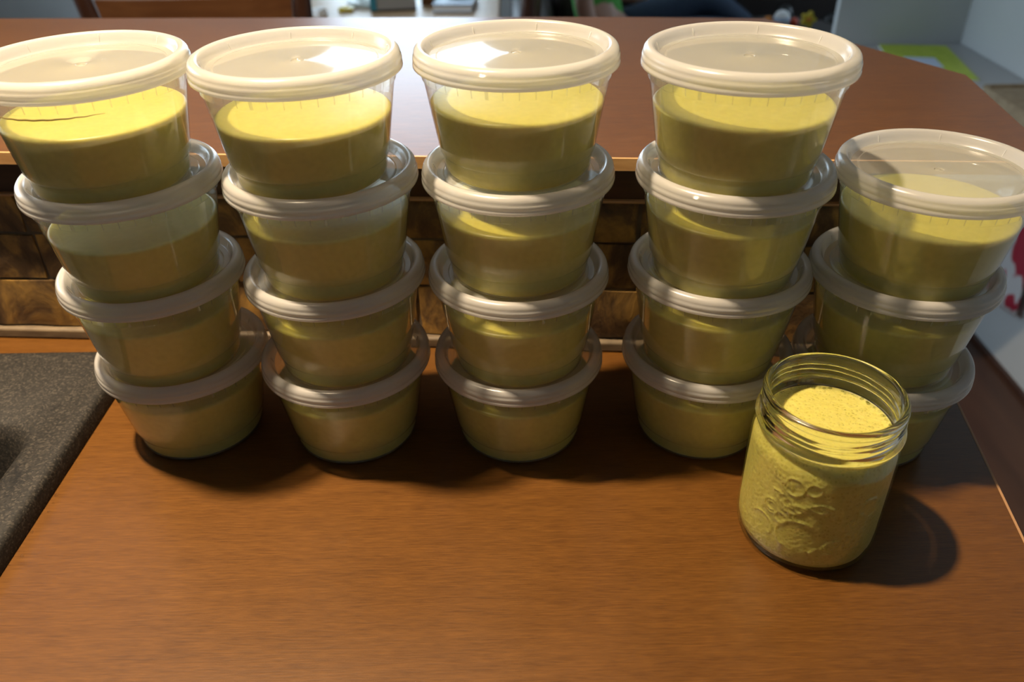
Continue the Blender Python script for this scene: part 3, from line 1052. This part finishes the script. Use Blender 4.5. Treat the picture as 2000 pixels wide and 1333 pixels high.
tray = tag(empty('wooden_tray', (1.145, 1.78, -0.235)), 'tan shallow tray on the side desk by the right wall', 'tray')
v, f = loft([rrect(-0.05, 0.10, -0.16, 0.145, 0.02, 0.0), rrect(-0.055, 0.105, -0.165, 0.15, 0.02, 0.034), rrect(-0.045, 0.095, -0.155, 0.14, 0.015, 0.034), rrect(-0.04, 0.09, -0.15, 0.135, 0.015, 0.012)], True, True)
mesh_obj('tray_shell', v, f, M['tan'], tray, True, 40)
v, f = loft([rrect(-0.038, 0.088, -0.145, 0.13, 0.012, 0.013), rrect(-0.038, 0.088, -0.145, 0.13, 0.012, 0.030)], True, True)
mesh_obj('folded_cloth', v, f, M['tan'], tray, True, 40)

towel = tag(empty('dish_towel', (1.262, 1.93, -0.742)), 'white dish towel with red print hanging low on the right wall', 'towel')
V, F = [], []
ny, nzz = 33, 12
for side in (0, 1):
    for j in range(nzz):
        t = j / (nzz - 1)
        for i in range(ny):
            u = i / (ny - 1)
            y = (u - 0.5) * (0.34 - 0.12 * t)
            x = 0.006 * math.sin(u * 22 + 0.6 * math.sin(3 * t)) * (0.4 + t) - 0.004 + (0.0025 if side else 0)
            V.append((x, y, 0.40 * t - 0.012 * math.sin(u * 7) * (1 - t)))
b = ny * nzz
for j in range(nzz - 1):
    for i in range(ny - 1):
        q = (j * ny + i, j * ny + i + 1, (j + 1) * ny + i + 1, (j + 1) * ny + i)
        F += [q, tuple(b + k for k in reversed(q))]
ring = [i for i in range(ny)] + [j * ny + ny - 1 for j in range(1, nzz)] + [(nzz - 1) * ny + i for i in range(ny - 2, -1, -1)] + [j * ny for j in range(nzz - 2, 0, -1)]
for k in range(len(ring)):
    a, c_ = ring[k], ring[(k + 1) % len(ring)]
    F.append((a, b + a, b + c_, c_))
mesh_obj('cloth', V, F, M['bag_red'], towel)
v, f = tube([(0.018, 0, 0.404), (0.004, 0, 0.404), (-0.012, 0, 0.400), (-0.014, 0, 0.420)], 0.004)
mesh_obj('hook', v, f, M['desk'], towel)

# ------------------------------------------------------------------ dining corner
def make_chair(loc, rz_, label, group, panel_mat):
    c = tag(empty('dining_chair', loc, rz_), label, 'chair', group)
    # local: backrest at y=0 (towards -y is behind), seat extends +y
    for sx in (-1, 1):
        v, f = tube([(sx * 0.172, 0.10, 0.0), (sx * 0.176, 0.05, 0.44), (sx * 0.188, 0.02, 0.80), (sx * 0.205, -0.01, 1.0)], [0.018, 0.02, 0.02, 0.017], 8)
        mesh_obj('back_post', v, f, M['chair_frame'], c, True, 50)
        box('front_leg', sx * 0.19 - 0.018, sx * 0.19 + 0.018, 0.42, 0.456, 0, 0.43, M['chair_frame'], c, 0.003)
    box('seat', -0.21, 0.21, 0.03, 0.47, 0.43, 0.465, panel_mat, c, 0.008)
    V, F = [], []
    for j, (y, z, hw) in enumerate(((0.035, 0.70, 0.165), (0.022, 0.80, 0.170), (0.008, 0.92, 0.178), (0.0, 0.985, 0.184))):
        for i in range(9):
            x = -hw + 2 * hw * i / 8
            yy = y - 0.018 * (1 - (x / hw) ** 2)
            V += [(x, yy - 0.008, z), (x, yy + 0.008, z)]
    for j in range(3):
        for i in range(8):
            a, b = (j * 9 + i) * 2, ((j + 1) * 9 + i) * 2
            F += [(a, a + 2, b + 2, b), (a + 1, b + 1, b + 3, a + 3)]
    for i in range(8):
        a, b = i * 2, (27 + i) * 2
        F += [(a, a + 1, a + 3, a + 2), (b, b + 2, b + 3, b + 1)]
    for j in range(3):
        a, b = j * 18, (j + 1) * 18
        F += [(a, b, b + 1, a + 1), (a + 16, a + 17, b + 17, b + 16)]
    mesh_obj('backrest', V, F, panel_mat, c, True, 45)
    box('lower_rail', -0.172, 0.172, 0.028, 0.048, 0.56, 0.60, M['chair_frame'], c, 0.003)
    box('stretcher', -0.18, 0.18, 0.435, 0.45, 0.18, 0.21, M['chair_frame'], c)
    return c
make_chair((-0.605, 1.66, ZF), 0.05, 'brown panel-back wooden dining chair just behind the bar', 'dining chairs', M['chair_panel'])
make_chair((0.085, 2.74, ZF), math.radians(84), 'dark wooden dining chair at the right end of the dining table', 'dining chairs', M['chair_frame'])

TZ = -0.16
table = tag(empty('dining_table', (-0.78, 2.85, ZF)), 'tan wooden dining table scattered with papers behind the bar', 'table')
th = TZ - ZF
box('table_top', -0.45, 0.74, -0.42, 0.42, th - 0.03, th, M['table_wood'], table, 0.005)
for sx, sy in ((-0.38, -0.35), (0.66, -0.35), (-0.38, 0.35), (0.66, 0.35)):
    box('leg', sx - 0.03, sx + 0.03, sy - 0.03, sy + 0.03, 0, th - 0.03, M['table_wood'], table, 0.003)
box('apron', -0.38, 0.66, -0.36, -0.34, th - 0.11, th - 0.03, M['table_wood'], table)
box('apron', -0.38, 0.66, 0.34, 0.36, th - 0.11, th - 0.03, M['table_wood'], table)

t = tag(empty('canister', (-0.635, 2.60, TZ)), 'small black round canister with blue-grey lid on the dining table', 'canister')
v, f = lathe([(0, 0), (0.027, 0), (0.029, 0.003), (0.029, 0.040), (0.027, 0.043), (0.0, 0.043)], 32)
mesh_obj('canister_body', v, f, M['black'], t, True, 40)
v, f = lathe([(0.024, 0.0432), (0.025, 0.047), (0.022, 0.050), (0.0, 0.051)], 32)
mesh_obj('lid', v, f, M['blue_grey'], t, True, 40)

def crumple(name, loc, size, mat, seed, label, cat):
    rnd = random.Random(seed)
    bm = bmesh.new()
    bmesh.ops.create_icosphere(bm, subdivisions=3, radius=1)
    ph = [rnd.uniform(0, 6) for _ in range(6)]
    for v in bm.verts:
        c = v.co
        k = 1 + 0.16 * math.sin(5 * c.x + ph[0]) * math.sin(4 * c.y + ph[1]) + 0.14 * math.sin(9 * c.z + ph[2] + 4 * c.x) + rnd.uniform(-.06, .06)
        v.co = Vector((c.x * k * size[0], c.y * k * size[1], max(-0.55, c.z * k) * size[2] + 0.55 * size[2]))
    me = bpy.data.meshes.new(name)
    bm.to_mesh(me); bm.free()
    me.materials.append(mat)
    me.shade_smooth(); me.set_sharp_from_angle(angle=math.radians(25))
    o = obj_from(name, me, None, loc)
    return tag(o, label, cat)
crumple('paper_napkin', (-0.575, 2.565, TZ), (0.026, 0.022, 0.016), M['white'], 1, 'crumpled white napkin beside the black canister', 'napkin')
crumple('snack_bag', (-0.455, 2.70, TZ), (0.058, 0.045, 0.016), princ('pale_film', (0.62, 0.68, 0.66), 0.35), 2, 'crumpled pale plastic snack bag on the dining table', 'bag')
crumple('candy_wrapper', (-0.505, 2.625, TZ), (0.024, 0.018, 0.010), M['yellow'], 4, 'small crumpled yellow wrapper on the dining table', 'wrapper')
t = tag(empty('tissue_box', (-0.365, 2.66, TZ), 0.12), 'teal and grey cardboard box on the dining table', 'box')
box('carton', -0.068, 0.068, -0.045, 0.045, 0.0, 0.055, M['grey_card'], t, 0.002)
box('side_label', -0.0690, -0.050, -0.0465, 0.0465, 0.004, 0.050, M['teal'], t)
box('top_label', -0.050, 0.050, -0.035, 0.035, 0.0552, 0.0560, M['pale_blue'], t)
box('base_edge', -0.0685, 0.0685, -0.0462, -0.0452, 0.0, 0.006, M['black'], t)
t = tag(empty('wooden_box', (-0.262, 2.72, TZ)), 'small reddish brown box between carton and blue book', 'box')
box('box_body', -0.022, 0.022, -0.02, 0.02, 0, 0.05, M['chair_panel'], t, 0.002)
box('box_lid', -0.023, 0.023, -0.021, 0.021, 0.0502, 0.058, M['red'], t, 0.002)
t = tag(empty('book', (-0.175, 2.66, TZ), -0.08), 'blue-grey hardback book lying on the dining table', 'book')
box('cover', -0.060, 0.060, -0.080, 0.080, 0.020, 0.023, M['blue_grey'], t)
box('cover', -0.060, 0.060, -0.080, 0.080, 0.0, 0.003, M['blue_grey'], t)
box('page_block', -0.056, 0.058, -0.076, 0.076, 0.003, 0.020, M['white'], t)
t = tag(empty('red_cap', (-0.165, 2.70, TZ + 0.0231)), 'red round plastic lid resting on the blue-grey book', 'lid')
v, f = lathe([(0, 0), (0.036, 0), (0.038, 0.002), (0.037, 0.012), (0.034, 0.015), (0, 0.016)], 32)
mesh_obj('cap_shell', v, f, M['red'], t, True, 40)

# ------------------------------------------------------------------ sofa, toys and the person on it
sofa = tag(empty('leather_sofa', (0.71, 3.34, ZF)), 'dark brown leather sofa with one open end beyond the bar', 'sofa')
box('base', -0.70, 0.95, -0.35, 0.42, 0.06, 0.28, M['leather'], sofa, 0.02, 3)
for a, b in ((-0.55, 0.12), (0.13, 0.80)):
    box('seat_cushion', a, b, -0.37, 0.20, 0.28, 0.44, M['leather'], sofa, 0.04, 4)
    box('back_cushion', a, b, 0.10, 0.34, 0.40, 0.88, M['leather'], sofa, 0.05, 4)
for a, b in ((-0.72, -0.555),):
    box('armrest', a, b, -0.36, 0.42, 0.10, 0.62, M['leather'], sofa, 0.04, 4)
box('backrest', -0.70, 0.95, 0.30, 0.43, 0.20, 0.84, M['leather'], sofa, 0.04, 4)
for sx in (-0.64, 0.89):
    for sy in (-0.29, 0.36):
        box('foot', sx - 0.025, sx + 0.025, sy - 0.025, sy + 0.025, 0, 0.06, M['chair_frame'], sofa)

SEAT = ZF + 0.44
def toy_ball(loc, r, mats, label, name='toy_ball'):
    bm = bmesh.new()
    bmesh.ops.create_uvsphere(bm, u_segments=24, v_segments=16, radius=r)
    me = bpy.data.meshes.new(name)
    for q in bm.faces:
        c = q.calc_center_median()
        q.material_index = 1 if len(mats) > 1 and abs(c.z) < r * 0.2 else 0
    bm.to_mesh(me); bm.free()
    for m_ in mats: me.materials.append(m_)
    me.shade_smooth()
    return tag(obj_from(name, me, None, loc), label, 'toy', 'toys on the side table')
ty, TT = 2.80, -0.2695
stb = tag(empty('side_table', (0.89, ty, ZF)), 'small dark round side table holding toys in front of the sofa', 'table')
hh = TT - ZF
v, f = lathe([(0, hh - 0.022), (0.150, hh - 0.022), (0.160, hh - 0.016), (0.160, hh - 0.004), (0.156, hh), (0, hh)], 48)
mesh_obj('table_top', v, f, M['leather'], stb, True, 40)
v, f = lathe([(0.028, hh - 0.022), (0.022, hh - 0.20), (0.030, 0.20), (0.034, 0.05), (0.05, 0.03)], 24)
mesh_obj('pedestal', v, f, M['chair_frame'], stb, True, 40)
v, f = lathe([(0, 0), (0.13, 0), (0.13, 0.012), (0.05, 0.03), (0, 0.03)], 40)
mesh_obj('foot', v, f, M['chair_frame'], stb, True, 40)
toy_ball((0.872, ty, TT + 0.026), 0.026, [M['white'], M['pale_blue']], 'white toy ball with pale band on the round side table')
toy_ball((0.832, ty + 0.01, TT + 0.016), 0.016, [M['orange']], 'small orange toy ball beside the white ball')
toy_ball((0.913, ty, TT + 0.014), 0.014, [M['red']], 'small red toy ball beside the white ball')
t = tag(empty('toy_flower', (0.952, ty - 0.02, TT)), 'yellow toy flower on the round side table', 'toy', 'toys on the side table')
V, F = [], []
pts = []
for i in range(40):
    a = 2 * PI * i / 40
    pts.append((0.021 * (1 + 0.22 * math.cos(5 * a)) * math.cos(a), 0.021 * (1 + 0.22 * math.cos(5 * a)) * math.sin(a)))
V = [(x, -0.006, z + 0.026) for x, z in pts] + [(x, 0.006, z + 0.026) for x, z in pts]
F = [tuple(range(40)), tuple(range(79, 39, -1))] + [(i, (i + 1) % 40, 40 + (i + 1) % 40, 40 + i) for i in range(40)]
mesh_obj('petals', V, F, M['yellow'], t, False)
v, f = lathe([(0.008, 0), (0.006, 0.003), (0, 0.004)], 16)
mesh_obj('flower_eye', [(x, -0.006 - z, y + 0.026) for x, y, z in v], f, M['orange'], t)

def skin_mesh(name, joints, edges, radii, mat, parent, root=0, sub=2):
    me = bpy.data.meshes.new(name)
    me.from_pydata([Vector(j) for j in joints], edges, [])
    o = bpy.data.objects.new(name, me)
    link(o, parent)
    sk = o.modifiers.new('skin', 'SKIN')
    sk.use_smooth_shade = True
    if not me.skin_vertices:
        me.skin_vertices.new()
    for i, r in enumerate(radii):
        rr = r if isinstance(r, tuple) else (r, r)
        me.skin_vertices[0].data[i].radius = rr
        me.skin_vertices[0].data[i].use_root = (i == root)
    ss = o.modifiers.new('sub', 'SUBSURF')
    ss.levels = ss.render_levels = sub
    me.materials.append(mat)
    # bake to a plain mesh
    dg = bpy.context.evaluated_depsgraph_get()
    ev = o.evaluated_get(dg)
    bme = bpy.data.meshes.new_from_object(ev)
    bme.name = name
    o.modifiers.clear()
    o.data = bme
    if not bme.materials:
        bme.materials.append(mat)
    bme.shade_smooth()
    return o

PX, PY, PZ = 0.33, 3.16, SEAT
per = tag(empty('person', (PX, PY, PZ)), 'person in green shirt and dark jeans sitting lengthwise on the sofa', 'person')
# local coordinates: +x along the legs, -y towards the camera
J = [(0, 0, 0.10), (-0.03, 0, 0.22), (-0.06, 0, 0.36), (-0.07, 0, 0.47), (-0.065, 0, 0.54), (-0.05, 0, 0.61), (-0.035, 0, 0.69), (-0.04, 0, 0.75),     # 0-7 spine, neck, head
     (-0.075, -0.13, 0.44), (-0.09, -0.185, 0.25), (-0.03, -0.195, 0.07), (0.0, -0.19, 0.03),      # 8-11 near arm
     (-0.075, 0.13, 0.44), (-0.03, 0.17, 0.24), (0.14, 0.13, 0.20), (0.19, 0.11, 0.195),           # 12-15 far arm
     (0.06, -0.075, 0.085), (0.40, -0.085, 0.12), (0.72, -0.08, 0.055), (0.76, -0.08, 0.045),         # 16-19 near leg
     (0.06, 0.075, 0.085), (0.38, 0.085, 0.21), (0.60, 0.085, 0.06), (0.64, 0.085, 0.045)]            # 20-23 far leg
E_ = [(0, 1), (1, 2), (2, 3), (3, 4), (4, 5), (5, 6), (6, 7), (3, 8), (8, 9), (9, 10), (10, 11), (3, 12), (12, 13), (13, 14), (14, 15), (0, 16), (16, 17), (17, 18), (18, 19), (0, 20), (20, 21), (21, 22), (22, 23)]
RR = [0.085, 0.08, 0.085, 0.07, 0.042, 0.075, 0.088, 0.06, 0.042, 0.034, 0.026, 0.024, 0.042, 0.034, 0.026, 0.024, 0.072, 0.052, 0.034, 0.034, 0.072, 0.052, 0.034, 0.034]
skin_mesh('figure', J, E_, RR, M['skin'], per)
# hands: palm and five fingers each
def hand(base, dirv, side, nrm):
    d = Vector(dirv).normalized(); s = Vector(side).normalized(); b = Vector(base); n_ = Vector(nrm).normalized()
    JJ = [b, b + d * 0.035, b + d * 0.06]
    EE = [(0, 1), (1, 2)]
    RRR = [0.022, (0.030, 0.015), (0.030, 0.013)]
    for k, (off, L) in enumerate(((-0.024, 0.052), (-0.008, 0.060), (0.008, 0.056), (0.024, 0.044))):
        p0 = b + d * 0.062 + s * off
        i = len(JJ)
        JJ += [p0, p0 + d * L * 0.5 - n_ * 0.004, p0 + d * L * 0.95 - n_ * 0.015]
        EE += [(2, i), (i, i + 1), (i + 1, i + 2)]
        RRR += [0.0085, 0.008, 0.0065]
    i = len(JJ)
    JJ += [b + d * 0.03 + s * -0.032, b + d * 0.055 + s * -0.050, b + d * 0.075 + s * -0.052]
    EE += [(1, i), (i, i + 1), (i + 1, i + 2)]
    RRR += [0.011, 0.0095, 0.008]
    return JJ, EE, RRR
a, b, c_ = hand((0.0, -0.19, 0.030), (1, 0, -0.15), (0, 1, 0), (0, 0, 1))
skin_mesh('hand', a, b, c_, M['skin'], per)
a, b, c_ = hand((0.19, 0.11, 0.195), (1, -0.3, -0.1), (0, -1, 0), (0, 0, 1))
skin_mesh('hand', a, b, c_, M['skin'], per)
# shirt and jeans follow the body
skin_mesh('shirt', [J[0], J[1], J[2], J[3], (-0.066, 0, 0.52), J[8], (-0.082, -0.158, 0.345), J[12], (-0.052, 0.15, 0.34)], [(0, 1), (1, 2), (2, 3), (3, 4), (3, 5), (5, 6), (3, 7), (7, 8)], [0.100, 0.094, 0.098, 0.082, 0.052, 0.052, 0.050, 0.052, 0.050], M['green_cloth'], per, root=1)
skin_mesh('jeans', [(0.0, 0, 0.09), J[16], J[17], (0.70, -0.08, 0.06), J[20], J[21], (0.58, 0.085, 0.075)], [(0, 1), (1, 2), (2, 3), (0, 4), (4, 5), (5, 6)], [0.092, 0.084, 0.062, 0.046, 0.084, 0.062, 0.046], M['denim'], per)
for sx, sy in ((0.76, -0.08), (0.64, 0.085)):
    skin_mesh('shoe', [(sx - 0.01, sy, 0.045), (sx + 0.035, sy, 0.045), (sx + 0.05, sy, 0.13), (sx + 0.045, sy, 0.18)], [(0, 1), (1, 2), (2, 3)], [0.040, 0.042, 0.038, 0.028], M['black'], per)
hx, hz = -0.04, 0.665
bm = bmesh.new(); bmesh.ops.create_uvsphere(bm, u_segments=24, v_segments=16, radius=1)
for q in bm.verts:
    q.co = Vector((hx - 0.018 + q.co.x * 0.098, q.co.y * 0.094, hz + 0.03 + q.co.z * 0.10))
bmesh.ops.delete(bm, geom=[q for q in bm.verts if (q.co.x > hx + 0.035 and q.co.z < hz + 0.08) or q.co.z < hz - 0.05], context='VERTS')
me = bpy.data.meshes.new('hair'); bm.to_mesh(me); bm.free(); me.materials.append(M['hair']); me.shade_smooth()
obj_from('hair', me, per)
for sy in (-0.032, 0.032):
    bm = bmesh.new(); bmesh.ops.create_uvsphere(bm, u_segments=12, v_segments=8, radius=0.011)
    me = bpy.data.meshes.new('eye'); bm.to_mesh(me); bm.free(); me.materials.append(M['black']); me.shade_smooth()
    obj_from('eye', me, per, (hx + 0.076, sy, hz + 0.012))
skin_mesh('nose', [(hx + 0.078, 0, hz + 0.012), (hx + 0.098, 0, hz - 0.014), (hx + 0.084, 0, hz - 0.022)], [(0, 1), (1, 2)], [0.007, 0.011, 0.009], M['skin'], per)
skin_mesh('mouth', [(hx + 0.078, -0.02, hz - 0.044), (hx + 0.086, 0, hz - 0.046), (hx + 0.078, 0.02, hz - 0.044)], [(0, 1), (1, 2)], [0.004, 0.006, 0.004], M['red'], per)
for sy in (-0.088, 0.088):
    skin_mesh('ear', [(hx, sy, hz + 0.02), (hx - 0.01, sy * 1.05, hz), (hx, sy, hz - 0.02)], [(0, 1), (1, 2)], [0.010, 0.013, 0.009], M['skin'], per)
